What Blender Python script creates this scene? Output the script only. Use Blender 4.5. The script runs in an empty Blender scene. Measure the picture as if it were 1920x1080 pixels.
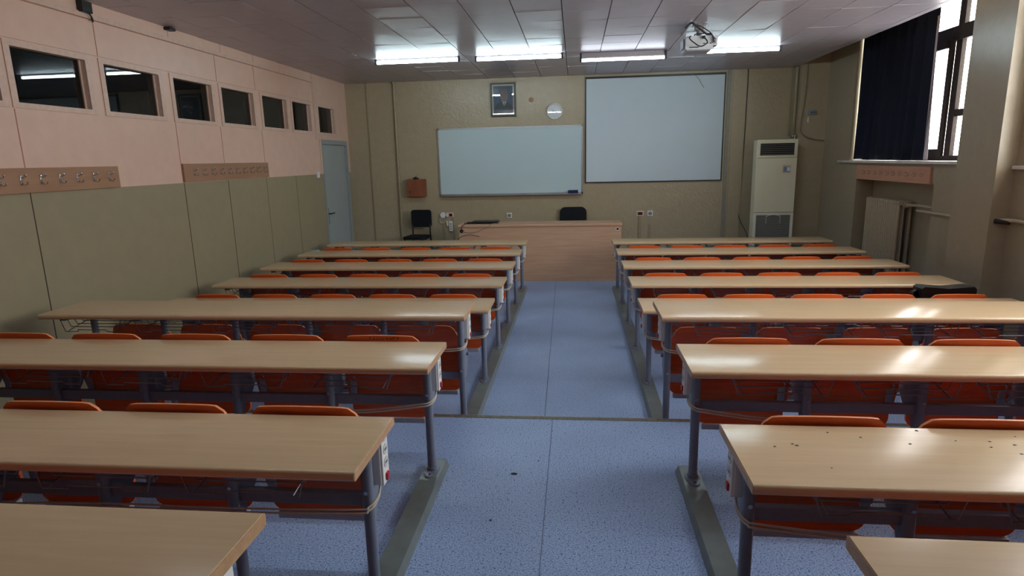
import bpy, bmesh, math, random
from mathutils import Vector, Matrix
random.seed(7)
SC = bpy.context.scene
COL = SC.collection
PI = math.pi

# ------------------------------------------------------------------ materials
def srgb(r, g, b):
    f = lambda c: (c/255/12.92) if c/255 <= .04045 else ((c/255+.055)/1.055)**2.4
    return (f(r), f(g), f(b), 1)

class NT:
    def __init__(s, name):
        s.m = bpy.data.materials.new(name); s.m.use_nodes = True
        s.t = s.m.node_tree; s.n = s.t.nodes; s.b = s.n['Principled BSDF']
    def add(s, typ, **kw):
        n = s.n.new(typ)
        for k, v in kw.items():
            if k in n.inputs.keys(): n.inputs[k].default_value = v
            else: setattr(n, k, v)
        return n
    def link(s, a, b): s.t.links.new(a, b)
    def obj(s, scale=(1, 1, 1)):
        tc = s.add('ShaderNodeTexCoord'); mp = s.add('ShaderNodeMapping'); mp.inputs['Scale'].default_value = scale
        s.link(tc.outputs['Object'], mp.inputs['Vector']); return mp.outputs['Vector']
    def ramp(s, fac, stops):
        r = s.add('ShaderNodeValToRGB'); e = r.color_ramp.elements
        while len(e) < len(stops): e.new(.5)
        for el, (p, c) in zip(e, stops): el.position = p; el.color = c
        s.link(fac, r.inputs['Fac']); return r.outputs['Color']
    def bump(s, h, strength, dist=.002):
        b = s.add('ShaderNodeBump'); b.inputs['Strength'].default_value = strength; b.inputs['Distance'].default_value = dist
        s.link(h, b.inputs['Height']); s.link(b.outputs['Normal'], s.b.inputs['Normal'])

def plain(name, col, rough=.5, metal=0., spec=.5, var=.06, scale=30, bump=0., coat=0.):
    t = NT(name); v = t.obj()
    nz = t.add('ShaderNodeTexNoise', Scale=scale, Detail=4.); t.link(v, nz.inputs['Vector'])
    lo = tuple(c*(1-var) for c in col[:3])+(1,); hi = tuple(min(1, c*(1+var)) for c in col[:3])+(1,)
    t.link(t.ramp(nz.outputs['Fac'], [(.35, lo), (.65, hi)]), t.b.inputs['Base Color'])
    t.b.inputs['Roughness'].default_value = rough; t.b.inputs['Metallic'].default_value = metal
    t.b.inputs['Specular IOR Level'].default_value = spec; t.b.inputs['Coat Weight'].default_value = coat
    if bump: t.bump(nz.outputs['Fac'], bump)
    return t.m

def wood(name, c1, c2, rough, sc=(1.2, 22, 22), spec=.5):
    t = NT(name); v = t.obj(sc)
    nz = t.add('ShaderNodeTexNoise', Scale=2.2, Detail=7., Roughness=.62, Distortion=.5); t.link(v, nz.inputs['Vector'])
    t.link(t.ramp(nz.outputs['Fac'], [(.3, c1), (.7, c2)]), t.b.inputs['Base Color'])
    t.b.inputs['Roughness'].default_value = rough; t.b.inputs['Specular IOR Level'].default_value = spec
    t.bump(nz.outputs['Fac'], .04, .001)
    return t.m

def emit(name, col, s):
    t = NT(name); t.b.inputs['Base Color'].default_value = (.8, .8, .8, 1)
    t.b.inputs['Emission Color'].default_value = col; t.b.inputs['Emission Strength'].default_value = s
    return t.m

def floor_mat():
    t = NT('speckled_vinyl'); v = t.obj()
    a = t.add('ShaderNodeTexNoise', Scale=150., Detail=3., Roughness=.6); t.link(v, a.inputs['Vector'])
    b = t.add('ShaderNodeTexNoise', Scale=75., Detail=2.); t.link(v, b.inputs['Vector'])
    c = t.add('ShaderNodeTexNoise', Scale=1.3, Detail=3.); t.link(v, c.inputs['Vector'])
    base = t.ramp(a.outputs['Fac'], [(.36, FL0), (.46, FL1), (.62, FL2)])
    fl = t.ramp(b.outputs['Fac'], [(.34, FLD), (.39, (1, 1, 1, 1))])
    mx = t.add('ShaderNodeMix', data_type='RGBA', blend_type='MULTIPLY'); mx.inputs[0].default_value = .8
    t.link(base, mx.inputs[6]); t.link(fl, mx.inputs[7])
    dirt = t.ramp(c.outputs['Fac'], [(.35, (.86, .86, .88, 1)), (.6, (1, 1, 1, 1))])
    m2 = t.add('ShaderNodeMix', data_type='RGBA', blend_type='MULTIPLY'); m2.inputs[0].default_value = 1.
    t.link(mx.outputs[2], m2.inputs[6]); t.link(dirt, m2.inputs[7])
    t.link(m2.outputs[2], t.b.inputs['Base Color'])
    t.b.inputs['Roughness'].default_value = .42
    t.bump(a.outputs['Fac'], .12, .001)
    return t.m
FL0 = srgb(104, 124, 174); FL1 = srgb(140, 166, 208); FL2 = srgb(176, 200, 230); FLD = srgb(150, 162, 204)

def two_tone(name, low, high, zb, rough, bump, scale=9):
    t = NT(name); v = t.obj()
    sep = t.add('ShaderNodeSeparateXYZ'); t.link(v, sep.inputs[0])
    gt = t.add('ShaderNodeMath', operation='GREATER_THAN'); gt.inputs[1].default_value = zb; t.link(sep.outputs['Z'], gt.inputs[0])
    nz = t.add('ShaderNodeTexNoise', Scale=scale, Detail=5.); t.link(v, nz.inputs['Vector'])
    mx = t.add('ShaderNodeMix', data_type='RGBA'); t.link(gt.outputs[0], mx.inputs[0])
    mx.inputs[6].default_value = low; mx.inputs[7].default_value = high
    vr = t.ramp(nz.outputs['Fac'], [(.3, (.93, .93, .93, 1)), (.7, (1, 1, 1, 1))])
    m2 = t.add('ShaderNodeMix', data_type='RGBA', blend_type='MULTIPLY'); m2.inputs[0].default_value = 1.
    t.link(mx.outputs[2], m2.inputs[6]); t.link(vr, m2.inputs[7]); t.link(m2.outputs[2], t.b.inputs['Base Color'])
    t.b.inputs['Roughness'].default_value = rough
    n2 = t.add('ShaderNodeTexNoise', Scale=scale*2.5, Detail=6., Roughness=.6); t.link(v, n2.inputs['Vector'])
    t.bump(n2.outputs['Fac'], bump, .01)
    return t.m

def glass_mat(name, tint, mirror=.06, rough=0.):
    t = NT(name); t.n.remove(t.b); out = t.n['Material Output']
    tr = t.add('ShaderNodeBsdfTransparent'); tr.inputs[0].default_value = tint
    gl = t.add('ShaderNodeBsdfGlossy'); gl.inputs['Roughness'].default_value = rough
    fr = t.add('ShaderNodeFresnel'); fr.inputs['IOR'].default_value = 1.5
    ge = t.add('ShaderNodeNewGeometry'); inv = t.add('ShaderNodeMath', operation='SUBTRACT'); inv.inputs[0].default_value = 1.; t.link(ge.outputs['Backfacing'], inv.inputs[1])
    mu = t.add('ShaderNodeMath', operation='MULTIPLY'); t.link(fr.outputs[0], mu.inputs[0]); t.link(inv.outputs[0], mu.inputs[1])
    mx = t.add('ShaderNodeMixShader'); t.link(mu.outputs[0], mx.inputs[0]); t.link(tr.outputs[0], mx.inputs[1]); t.link(gl.outputs[0], mx.inputs[2])
    t.link(mx.outputs[0], out.inputs[0]); return t.m

M = {}
M['beech'] = wood('beech_laminate', srgb(200, 172, 134), srgb(208, 181, 144), .19, (.9, 16, 16))
M['beech_edge'] = wood('beech_edging', srgb(176, 138, 98), srgb(196, 158, 116), .35, (.9, 16, 16))
M['desk_wood'] = wood('teacher_desk_laminate', srgb(190, 150, 120), srgb(206, 168, 136), .45, (.8, 14, 14))
M['board_wood'] = wood('hook_board_veneer', srgb(150, 112, 84), srgb(164, 126, 96), .55, (14, .8, 14))
M['board_wood2'] = wood('hook_board_beech', srgb(186, 138, 112), srgb(202, 152, 124), .5, (14, .8, 14))
M['cab_wood'] = wood('reddish_cabinet_wood', srgb(118, 66, 42), srgb(146, 84, 54), .5, (8, 1, 2))
M['orange'] = wood('orange_plywood', srgb(204, 78, 14), srgb(228, 100, 30), .32, (1.5, 24, 24))
M['orange_edge'] = plain('orange_ply_edge', srgb(222, 136, 84), .5)
M['steel'] = plain('grey_painted_steel', srgb(116, 124, 141), .36, .0, .5, .05)
M['rail'] = plain('worn_grey_rail_paint', srgb(110, 120, 120), .3, .0, .5, .08, 14)
M['alu'] = plain('aluminium', srgb(176, 180, 182), .35, .85, .5, .05)
M['lightsteel'] = plain('light_grey_bracket', srgb(178, 182, 192), .4, .3)
M['chrome'] = plain('chrome', srgb(200, 202, 205), .18, 1., .5, .03)
M['white_pl'] = plain('white_plastic', srgb(226, 228, 226), .38, 0, .5, .02)
M['socket_pl'] = plain('socket_recess_plastic', srgb(196, 198, 198), .4, 0, .5, .02)
M['red_pl'] = plain('red_switch_plastic', srgb(170, 16, 22), .3)
M['black_pl'] = plain('black_plastic', srgb(16, 16, 18), .42)
M['black_fab'] = plain('black_upholstery', srgb(17, 20, 27), .75, 0, .3, .2, 200, .2)
M['leather'] = plain('black_leather', srgb(14, 14, 17), .35, 0, .5, .2, 120, .25)
M['cable'] = plain('cream_cable', srgb(190, 184, 168), .5)
M['cable_d'] = plain('dark_cable', srgb(38, 37, 37), .5)
M['cable_o'] = plain('painted_cable', srgb(132, 120, 96), .5)
M['wire'] = plain('basket_wire', srgb(128, 126, 130), .35, .6)
M['floor'] = floor_mat()
M['seam'] = plain('floor_seam', srgb(70, 78, 104), .6)
M['wall_l'] = two_tone('pink_over_olive_paint', srgb(150, 140, 112), srgb(218, 185, 165), 1.655, .42, .06)
M['wall_f'] = two_tone('olive_gloss_paint', srgb(172, 158, 130), srgb(172, 158, 130), -5, .25, .55)
M['wall_r'] = two_tone('grey_beige_gloss_paint', srgb(164, 152, 128), srgb(164, 152, 128), -5, .28, .2, 14)
M['wall_b'] = plain('back_wall_paint', srgb(128, 116, 96), .5)
M['ceil'] = plain('ceiling_panel', srgb(180, 173, 182), .33, .15, .5, .04, 8)
M['dark'] = plain('dark_void', srgb(26, 25, 26), .8)
M['corridor'] = plain('corridor_paint', srgb(96, 98, 98), .7)
M['pink_trim'] = plain('pink_painted_timber', srgb(208, 180, 162), .42)
M['seam_red'] = plain('panel_joint_rust', srgb(172, 124, 104), .7)
M['seam_dark'] = plain('panel_joint_dark', srgb(62, 54, 42), .7)
M['pipe_ol'] = plain('olive_painted_pipe', srgb(150, 138, 108), .35)
M['strip_ol'] = plain('grey_conduit', srgb(134, 132, 118), .4)
M['door'] = plain('blue_grey_door_paint', srgb(154, 164, 162), .4, 0, .5, .03, 5)
M['doorframe'] = plain('blue_grey_frame_paint', srgb(146, 154, 154), .4)
M['wb'] = plain('whiteboard_enamel', srgb(190, 210, 214), .13, 0, .5, .01, 3, 0, .3)
M['screen'] = plain('projection_surface', srgb(198, 212, 218), .7, 0, .3, .01, 3)
M['eraser'] = plain('blue_felt', srgb(24, 34, 78), .8)
M['frame_d'] = plain('dark_picture_frame', srgb(46, 38, 28), .35)
M['mat_g'] = plain('gilt_picture_mount', srgb(176, 170, 148), .5)
M['pic_bg'] = plain('painted_blue_ground', srgb(34, 56, 80), .4, 0, .5, .25, 8)
M['pic_suit'] = plain('painted_dark_suit', srgb(18, 24, 34), .4)
M['pic_skin'] = plain('painted_skin', srgb(98, 82, 78), .4, 0, .5, .25, 20)
M['pic_hair'] = plain('painted_hair', srgb(70, 66, 62), .4)
M['pic_white'] = plain('painted_shirt', srgb(150, 152, 156), .4)
M['glass'] = glass_mat('clear_glass', (1, 1, 1, 1))
M['glass_d'] = glass_mat('transom_glass', (.55, .58, .6, 1))
M['clockface'] = plain('clock_face', srgb(214, 218, 222), .4, 0, .5, .02)
M['ac'] = plain('cream_plastic', srgb(226, 221, 192), .42, 0, .5, .02, 5)
M['ac2'] = plain('pale_cream_plastic', srgb(228, 227, 208), .42, 0, .5, .02, 5)
M['grille'] = plain('grey_grille', srgb(132, 132, 126), .5)
M['lcd'] = plain('display_blue_grey', srgb(120, 140, 166), .3)
M['proj'] = plain('projector_white', srgb(214, 222, 226), .4, 0, .5, .02)
M['projd'] = plain('projector_grey', srgb(150, 150, 156), .5)
M['tube'] = emit('fluorescent_tube', (.74, .95, 1., 1), 24.)
M['tube3'] = emit('added_rear_tube', (.86, .95, 1., 1), 17.)
M['tube2'] = emit('aging_fluorescent_tube', (.84, .90, 1., 1), 8.)
M['batten'] = plain('lamp_housing', srgb(196, 198, 204), .4)
M['batten_d'] = plain('lamp_endcap', srgb(58, 58, 62), .5)
M['curtain'] = plain('navy_curtain_cloth', srgb(20, 26, 44), .85, 0, .3, .2, 60)
M['lining'] = plain('pale_curtain_lining', srgb(186, 178, 184), .8)
M['marble'] = plain('white_marble_sill', srgb(216, 212, 208), .25, 0, .5, .12, 6)
M['winframe'] = plain('brown_window_paint', srgb(50, 42, 36), .6, 0, .2, .2, 12)
M['rad'] = plain('cream_radiator_paint', srgb(176, 164, 138), .38)
M['beige_pl'] = plain('beige_socket_plate', srgb(214, 190, 170), .45)
M['darkred'] = plain('dark_red_window', srgb(60, 20, 18), .3)
M['teal'] = plain('pale_teal_plastic', srgb(150, 186, 190), .4)
M['ink'] = plain('dark_scribble', srgb(40, 24, 18), .7)
M['nosing'] = plain('worn_aluminium_nosing', srgb(150, 146, 132), .42, .6, .5, .15, 40)

# ------------------------------------------------------------------ mesh helpers
class MB:
    def __init__(s): s.v = []; s.f = []; s.m = []
    def raw(s, vs, fs, mi=0):
        o = len(s.v); s.v += [tuple(v) for v in vs]
        s.f += [tuple(i+o for i in f) for f in fs]; s.m += [mi]*len(fs); return s
    def box(s, x0, x1, y0, y1, z0, z1, mi=0, b=0.):
        x0, x1 = min(x0, x1), max(x0, x1); y0, y1 = min(y0, y1), max(y0, y1); z0, z1 = min(z0, z1), max(z0, z1)
        if b <= 0:
            vs = [(x, y, z) for x in (x0, x1) for y in (y0, y1) for z in (z0, z1)]
            return s.raw(vs, [(0, 1, 3, 2), (4, 6, 7, 5), (0, 4, 5, 1), (2, 3, 7, 6), (0, 2, 6, 4), (1, 5, 7, 3)], mi)
        bm = bmesh.new(); bmesh.ops.create_cube(bm, size=1)
        bmesh.ops.scale(bm, vec=(x1-x0, y1-y0, z1-z0), verts=bm.verts)
        bmesh.ops.bevel(bm, geom=bm.edges[:], offset=b, segments=2, profile=.5, affect='EDGES')
        c = ((x0+x1)/2, (y0+y1)/2, (z0+z1)/2)
        bm.verts.index_update()
        s.raw([(v.co.x+c[0], v.co.y+c[1], v.co.z+c[2]) for v in bm.verts], [[v.index for v in f.verts] for f in bm.faces], mi)
        bm.free(); return s
    def prism(s, poly, axis, a, b, mi=0):
        """poly: 2-D points, extruded along axis from a to b (axis 0: (y,z), 1: (x,z), 2: (x,y))"""
        def p3(p, t):
            return (t, p[0], p[1]) if axis == 0 else (p[0], t, p[1]) if axis == 1 else (p[0], p[1], t)
        n = len(poly)
        vs = [p3(p, a) for p in poly]+[p3(p, b) for p in poly]
        fs = [(i, (i+1) % n, n+(i+1) % n, n+i) for i in range(n)]+[tuple(range(n))[::-1], tuple(range(n, 2*n))]
        return s.raw(vs, fs, mi)
    def tube(s, pts, r, n=8, mi=0, cap=True):
        pts = [Vector(p) for p in pts]; rs = r if isinstance(r, (list, tuple)) else [r]*len(pts)
        vs = []; up = None
        for i, p in enumerate(pts):
            d = (pts[min(i+1, len(pts)-1)]-pts[max(i-1, 0)]).normalized()
            if up is None: up = Vector((0, 0, 1)) if abs(d.z) < .9 else Vector((1, 0, 0))
            a = d.cross(up)
            if a.length < 1e-4: a = d.cross(Vector((0, 1, 0)))
            a.normalize(); b = a.cross(d).normalized(); up = b
            for k in range(n):
                t = 2*PI*k/n; vs.append(p+a*math.cos(t)*rs[i]+b*math.sin(t)*rs[i])
        fs = [(i*n+k, i*n+(k+1) % n, (i+1)*n+(k+1) % n, (i+1)*n+k) for i in range(len(pts)-1) for k in range(n)]
        if cap: fs += [tuple(range(n))[::-1], tuple(range((len(pts)-1)*n, len(pts)*n))]
        return s.raw(vs, fs, mi)
    def disc(s, c, r, axis, t, n=24, mi=0, ry=None):
        """short cylinder centred at c, from c to c+t along axis; ry: second radius"""
        ry = ry or r; pl = []
        i, j = [(1, 2), (0, 2), (0, 1)][axis]
        for k in range(n):
            pl.append((c[i]+r*math.cos(2*PI*k/n), c[j]+ry*math.sin(2*PI*k/n)))
        return s.prism(pl, axis, c[axis], c[axis]+t, mi)
    def ball(s, c, r, n=12, mi=0):
        rx, ry, rz = r if isinstance(r, (tuple, list)) else (r, r, r); m = n//2
        vs = [(c[0], c[1], c[2]-rz)]
        for i in range(1, m):
            t = PI*i/m
            vs += [(c[0]+rx*math.sin(t)*math.cos(2*PI*k/n), c[1]+ry*math.sin(t)*math.sin(2*PI*k/n), c[2]-rz*math.cos(t)) for k in range(n)]
        vs.append((c[0], c[1], c[2]+rz)); L = len(vs)-1
        fs = [(0, 1+(k+1) % n, 1+k) for k in range(n)]
        for i in range(m-2):
            fs += [(1+i*n+k, 1+i*n+(k+1) % n, 1+(i+1)*n+(k+1) % n, 1+(i+1)*n+k) for k in range(n)]
        fs += [(L, 1+(m-2)*n+k, 1+(m-2)*n+(k+1) % n) for k in range(n)]
        return s.raw(vs, fs, mi)
    def build(s, name, mats, parent=None, smooth=False, loc=None):
        me = bpy.data.meshes.new(name); me.from_pydata(s.v, [], s.f)
        mats = mats if isinstance(mats, (list, tuple)) else [mats]
        for m in mats: me.materials.append(M[m])
        for p, mi in zip(me.polygons, s.m): p.material_index = mi
        bm = bmesh.new(); bm.from_mesh(me); bmesh.ops.recalc_face_normals(bm, faces=bm.faces); bm.to_mesh(me); bm.free()
        if smooth:
            me.shade_smooth()
            try: me.set_sharp_from_angle(angle=math.radians(40))
            except Exception: pass
        o = bpy.data.objects.new(name, me); COL.objects.link(o)
        if parent: o.parent = parent
        if loc: o.location = loc
        return o

def spline(pts, n=10):
    P = [Vector(p) for p in pts]; P = [2*P[0]-P[1]]+P+[2*P[-1]-P[-2]]; out = []
    for i in range(1, len(P)-2):
        for k in range(n):
            t = k/n; a, b, c, d = P[i-1:i+3]
            out.append(.5*((2*b)+(c-a)*t+(2*a-5*b+4*c-d)*t*t+(3*b-a-3*c+d)*t**3))
    out.append(P[-2]); return out

def tag(o, label=None, cat=None, group=None, kind=None):
    if label: o['label'] = label
    if cat: o['category'] = cat
    if group: o['group'] = group
    if kind: o['kind'] = kind
    return o
def thing(name, label, cat, loc=(0, 0, 0), group=None, rz=0):
    o = bpy.data.objects.new(name, None); COL.objects.link(o); o.location = loc; o.rotation_euler = (0, 0, rz)
    o.empty_display_size = .1
    return tag(o, label, cat, group)
def kids(o): return [c for c in bpy.data.objects if c.parent == o]
def copy_tree(o, parent=None):
    c = o.copy(); COL.objects.link(c); c.parent = parent
    for ch in kids(o): copy_tree(ch, c)
    return c
def struct(o, label=None): return tag(o, label, None, None, 'structure')
def rrect(x0, x1, z0, z1, r, n=5):
    out = []
    for cx, cz, a in ((x1-r, z1-r, 0), (x0+r, z1-r, 90), (x0+r, z0+r, 180), (x1-r, z0+r, 270)):
        for k in range(n+1):
            t = math.radians(a+90*k/n); out.append((cx+r*math.cos(t), cz+r*math.sin(t)))
    return out

# ------------------------------------------------------------------ camera (fitted to the photograph)
CZ = 1.807
cam = bpy.data.cameras.new('camera'); camo = bpy.data.objects.new('camera', cam); COL.objects.link(camo)
F_PX, YAW, PIT, ROL = 1147.69, .105427, .207564, -.023034
cy, sy = math.cos(YAW), math.sin(YAW)
fw = Vector((-sy*math.cos(PIT), cy*math.cos(PIT), -math.sin(PIT))); rt = Vector((cy, sy, 0)); up = rt.cross(fw)
r2 = rt*math.cos(ROL)+up*math.sin(ROL); u2 = -rt*math.sin(ROL)+up*math.cos(ROL)
mw = Matrix((r2, u2, -fw)).transposed().to_4x4(); mw.translation = (0, 0, CZ)
camo.matrix_world = mw
cam.sensor_width = 36; cam.sensor_fit = 'HORIZONTAL'; cam.lens = F_PX/1920*36; cam.clip_start = .05
SC.camera = camo

# ------------------------------------------------------------------ setting
XL, XR, YF, YB, ZC = -3.7, 3.65, 10.0, -2.2, 3.05
XO, XW = 4.05, 3.9           # outer face of the window wall, plane of the window frames
S1, S2, HP = 3.633, .86, .2   # step edges, step height
fl = MB()
fl.box(XL-.2, XO, S1, YF+.2, -.1, 0).box(XL-.2, XO, S2, S1, -.1, HP).box(XL-.2, XO, YB-.2, S2, -.1, 2*HP)
struct(fl.build('floor', 'floor'), 'blue speckled vinyl floor in three shallow steps')
pd = MB().box(-3.2, 3.2, 9.08, YF, 0, .17)
struct(pd.build('trim_1', 'floor'), 'low podium behind the teacher desk')
n = MB()
n.prism([(S1-.035, HP), (S1-.035, HP+.004), (S1+.004, HP+.004), (S1+.004, HP-.02), (S1, HP-.02), (S1, HP)], 0, XL, XR)
n.box(XL, XR, S1-.026, S1-.022, HP+.004, HP+.006).box(XL, XR, S1-.012, S1-.008, HP+.004, HP+.006)
struct(n.build('trim_2', 'nosing'), 'aluminium nosing on the first step edge')
n = MB().box(XL, XR, S2-.035, S2+.004, 2*HP, 2*HP+.004).box(XL, XR, S2, S2+.004, 2*HP-.02, 2*HP)
struct(n.build('trim_3', 'nosing'), 'aluminium nosing on the rear step edge')
n = MB().prism([(-.2915, 9.0), (-.2875, 9.0), (-.210, S1), (-.214, S1)], 2, 0, .0012)
n.box(-.145, -.142, S2, S1-.04, HP, HP+.0012)
struct(n.build('trim_4', 'seam'), 'welded seam running along the aisle floor')

# front wall + corner pier
w = MB().box(XL-.2, XO, YF, YF+.2, -.1, 3.8)
w.box(3.27, XR+.02, 9.68, YF, 0, 3.7)
struct(w.build('wall_front', 'wall_f'), 'olive beige gloss painted front wall')
# back wall
struct(MB().box(XL-.2, XO, YB-.2, YB, -.1, 3.8).build('wall_back', 'wall_b'))

# ceiling: individual panels with narrow joints, each very slightly out of level
c = MB(); px, py = .411, .412; x0 = .3-px*10; y0 = 6.07-py*21
nx = 19; rc = random.Random(3)
for i in range(-1, nx):
    xa = x0+px*i; xb = xa+px
    xa, xb = max(xa, XL), min(xb, 3.262)
    if xb-xa < .02: continue
    for j in range(0, 32):
        sh = .02*rc.uniform(-1, 1)
        ya = y0+py*j+(.04 if i % 2 else 0); yb = ya+py
        ya, yb = max(ya, YB), min(yb, YF)
        if yb-ya < .02: continue
        g = .004; dz = [rc.uniform(-.0022, .0022) for _ in range(4)]
        vs = [(xa+g, ya+.0016, ZC+dz[0]), (xb-g, ya+.0016, ZC+dz[1]), (xb-g, yb-.0016, ZC+dz[2]), (xa+g, yb-.0016, ZC+dz[3])]
        vs += [(v[0], v[1], ZC+.012) for v in vs]
        c.raw(vs, [(0, 1, 2, 3), (4, 5, 6, 7), (0, 1, 5, 4), (1, 2, 6, 5), (2, 3, 7, 6), (3, 0, 4, 7)])
c.box(XL, 3.262, YB, YF, ZC+.012, ZC+.03, 1)
c.box(3.2, 3.24, YB, YF, ZC+.03, 3.66, 2)
c.box(3.2, XO, YB, YF, 3.66, 3.7, 2)
struct(c.build('ceiling', ['ceil', 'dark', 'wall_b']), 'suspended ceiling of glossy grey square panels')

# left wall with transom openings and doorway
PANES = [(3.02, 3.80), (3.885, 4.56), (4.71, 5.40), (5.566, 6.21), (6.354, 7.04), (7.212, 7.872), (8.008, 8.60), (8.84, 9.47)]
ZP0, ZP1 = 2.24, 2.625
D0, D1, DZ = 8.86, 9.90, 2.15
w = MB()
w.box(XL-.12, XL, YB, D0, -.1, ZP0).box(XL-.12, XL, D1, YF, -.1, ZP0).box(XL-.12, XL, D0, D1, DZ, ZP0)
w.box(XL-.12, XL, YB, YF, ZP1, 3.2)
ye = YB
for a, b in PANES:
    w.box(XL-.12, XL, ye, a, ZP0, ZP1); ye = b
w.box(XL-.12, XL, ye, YF, ZP0, ZP1)
struct(w.build('wall_left', 'wall_l'), 'partition wall painted pink above and olive below')
w = MB()
w.box(-5.6, -5.5, 2, 10.2, -.1, 3.2).box(-5.6, XL-.12, 2, 10.2, 3.15, 3.2).box(-5.6, XL-.12, 2, 10.2, -.1, 0)
w.box(-5.6, XL-.12, 2, 2.1, -.1, 3.2).box(-5.6, XL-.12, 10.1, 10.2, -.1, 3.2)
struct(w.build('wall_corridor', 'corridor'), 'unlit corridor behind the transom windows')
# frieze moulding, joints
t = MB()
t.box(XL, XL+.014, YB, 8.80, 2.928, 2.966)
struct(t.build('trim_5', 'pink_trim'), 'moulding along the top of the partition wall')
t = MB()
for y in (3.03, 4.69, 6.317, 7.10, 8.78): t.box(XL, XL+.0015, y-.004, y+.004, ZP1+.04, 2.927)
for y in (3.03, 4.62, 5.60, 6.45, 7.12, 8.72): t.box(XL, XL+.0015, y-.002, y+.002, 2.967, ZC)
for y in (3.865, 5.546, 6.286, 7.158): t.box(XL, XL+.0015, y-.004, y+.004, 1.655, ZP0-.03)
t.box(XL, XL+.0012, YB, 8.8, 2.66, 2.663)
t.box(XL, XL+.0015, YB, 8.8, 2.922, 2.928)
struct(t.build('trim_6', 'seam_red'), 'rust coloured joints between pink panels')
t = MB()
for y in (3.868, 5.56, 6.32, 7.15, 7.95): t.box(XL, XL+.0015, y-(.004 if y < 7 else .002), y+(.004 if y < 7 else .002), 0, 1.655)
struct(t.build('trim_7', 'seam_dark'), 'dark joints between olive panels')
t = MB().box(XL, XL+.018, 8.70, 8.80, DZ, 3.0).box(XL, XL+.016, 8.80, 8.845, 1.66, DZ+.08)
struct(t.build('trim_8', 'pink_trim'), 'pink post beside the door')
for k, (a, b) in enumerate(PANES):
    f = MB(); x1 = XL+.008
    f.box(XL-.1, x1, a-.03, a+.018, ZP0-.025, ZP1+.025).box(XL-.1, x1, b-.018, b+.03, ZP0-.025, ZP1+.025)
    f.box(XL-.1, x1, a+.018, b-.018, ZP1-.012, ZP1+.025).box(XL-.1, x1, a+.018, b-.018, ZP0-.025, ZP0+.012)
    f.box(XL-.052, XL-.034, a+.018, a+.032, ZP0+.012, ZP1-.012).box(XL-.052, XL-.034, b-.032, b-.018, ZP0+.012, ZP1-.012)
    fo = f.build('window_%d' % (k+1), 'pink_trim'); struct(fo, 'transom window with dark pane high in the pink partition')
    g = MB().box(XL-.046, XL-.042, a+.018, b-.018, ZP0+.012, ZP1-.012); g.build('pane', 'glass_d', fo)

# door
dr = bpy.data.objects.new('door_1', None); COL.objects.link(dr); dr.location = (XL, (D0+D1)/2, 0); struct(dr, 'pale blue grey door in the left wall')
o = -(D0+D1)/2; A, B = D0+o, D1+o
f = MB().box(-.12, .012, A, A+.05, 0, DZ).box(-.12, .012, B-.07, B, 0, DZ).box(-.12, .012, A+.05, B-.07, DZ-.065, DZ)
f.build('door_frame', 'doorframe', dr)
lf = MB().box(-.06, -.02, A+.053, B-.073, .01, DZ-.068); leaf = lf.build('door_leaf', 'door', dr)
h = MB().box(-.02, -.014, A+.09, A+.13, .90, 1.14).tube([(-.014, A+.11, 1.06), (.03, A+.11, 1.06), (.035, A+.125, 1.06), (.035, A+.235, 1.062)], .009, 8)
h.build('door_handle', 'black_pl', leaf, True)
for z in (.3, 1.25, 1.9):
    MB().tube([(-.012, B-.073, z-.05), (-.012, B-.073, z+.05)], .008).build('hinge', 'doorframe', dr)

# right (window) wall
w = MB(); N0, N1, NZ = 6.74, 8.52, 1.46
W1, W2, W3 = (6.33, 8.80), (1.9, 5.42), (-1.9, 1.33)
w.box(XR, XO, W1[1], YF, -.1, 3.66)
w.box(XR, XO, W1[0], N0, -.1, 1.66).box(XR, XO, N1, W1[1], -.1, 1.66).box(XR, XO, N0, N1, NZ, 1.66).box(XR+.22, XO, N0, N1, -.1, NZ)
w.box(XR, XO, W2[1], W1[0], -.1, 3.66)
w.box(XR, XO, W2[0], W2[1], -.1, 1.63)
w.box(XR, XO, YB, W2[0], -.1, 3.66)
w.box(3.5, XR, 5.59, 6.145, -.1, 3.66).box(3.5, XR, 1.35, 1.88, -.1, 3.66)
struct(w.build('wall_right', 'wall_r'), 'grey beige window wall with a pier and a radiator niche')

def window(name, y0, y1, z0, z1, mull, label, bars=()):
    r = bpy.data.objects.new(name, None); COL.objects.link(r); r.location = (XW, (y0+y1)/2, z0); struct(r, label)
    oy = -(y0+y1)/2
    f = MB(); Z1 = z1-z0; a, b = y0+oy, y1+oy
    f.box(-.03, .05, a, a+.06, 0, Z1).box(-.03, .05, b-.06, b, 0, Z1).box(-.03, .05, a, b, 0, .05).box(-.03, .05, a, b, Z1-.06, Z1)
    f.box(-.025, .03, a, b, 1.20, 1.345)
    for m in mull: f.box(-.012, .03, m+oy-.052, m+oy+.052, 0, Z1)
    for (ya, yb, z) in bars: f.box(-.01, .03, ya+oy, yb+oy, z-z0-.035, z-z0+.035)
    f.build('window_frame', 'winframe', r)
    g = MB(); g.box(.008, .013, a+.05, b-.05, .05, Z1-.05); g.build('pane', 'glass', r)
    return r, oy
r, oy = window('window_9', W1[0], W1[1], 1.69, 3.66, (7.03, 8.0), 'tall brown framed window behind the navy curtain', [(W1[0], 7.03, 2.17)])
s = MB()      # opening casement sash
for (a, b) in ((7.085, 7.945),):
    s.box(-.04, -.012, a+oy, a+oy+.07, .05, 1.21).box(-.06, -.03, b+oy-.07, b+oy, .05, 1.21)
    s.box(-.04, -.012, a+oy+.07, b+oy-.07, .05, .12).box(-.06, -.03, a+oy+.07, b+oy-.07, 1.14, 1.21)
s.build('sash', 'winframe', r)
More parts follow.
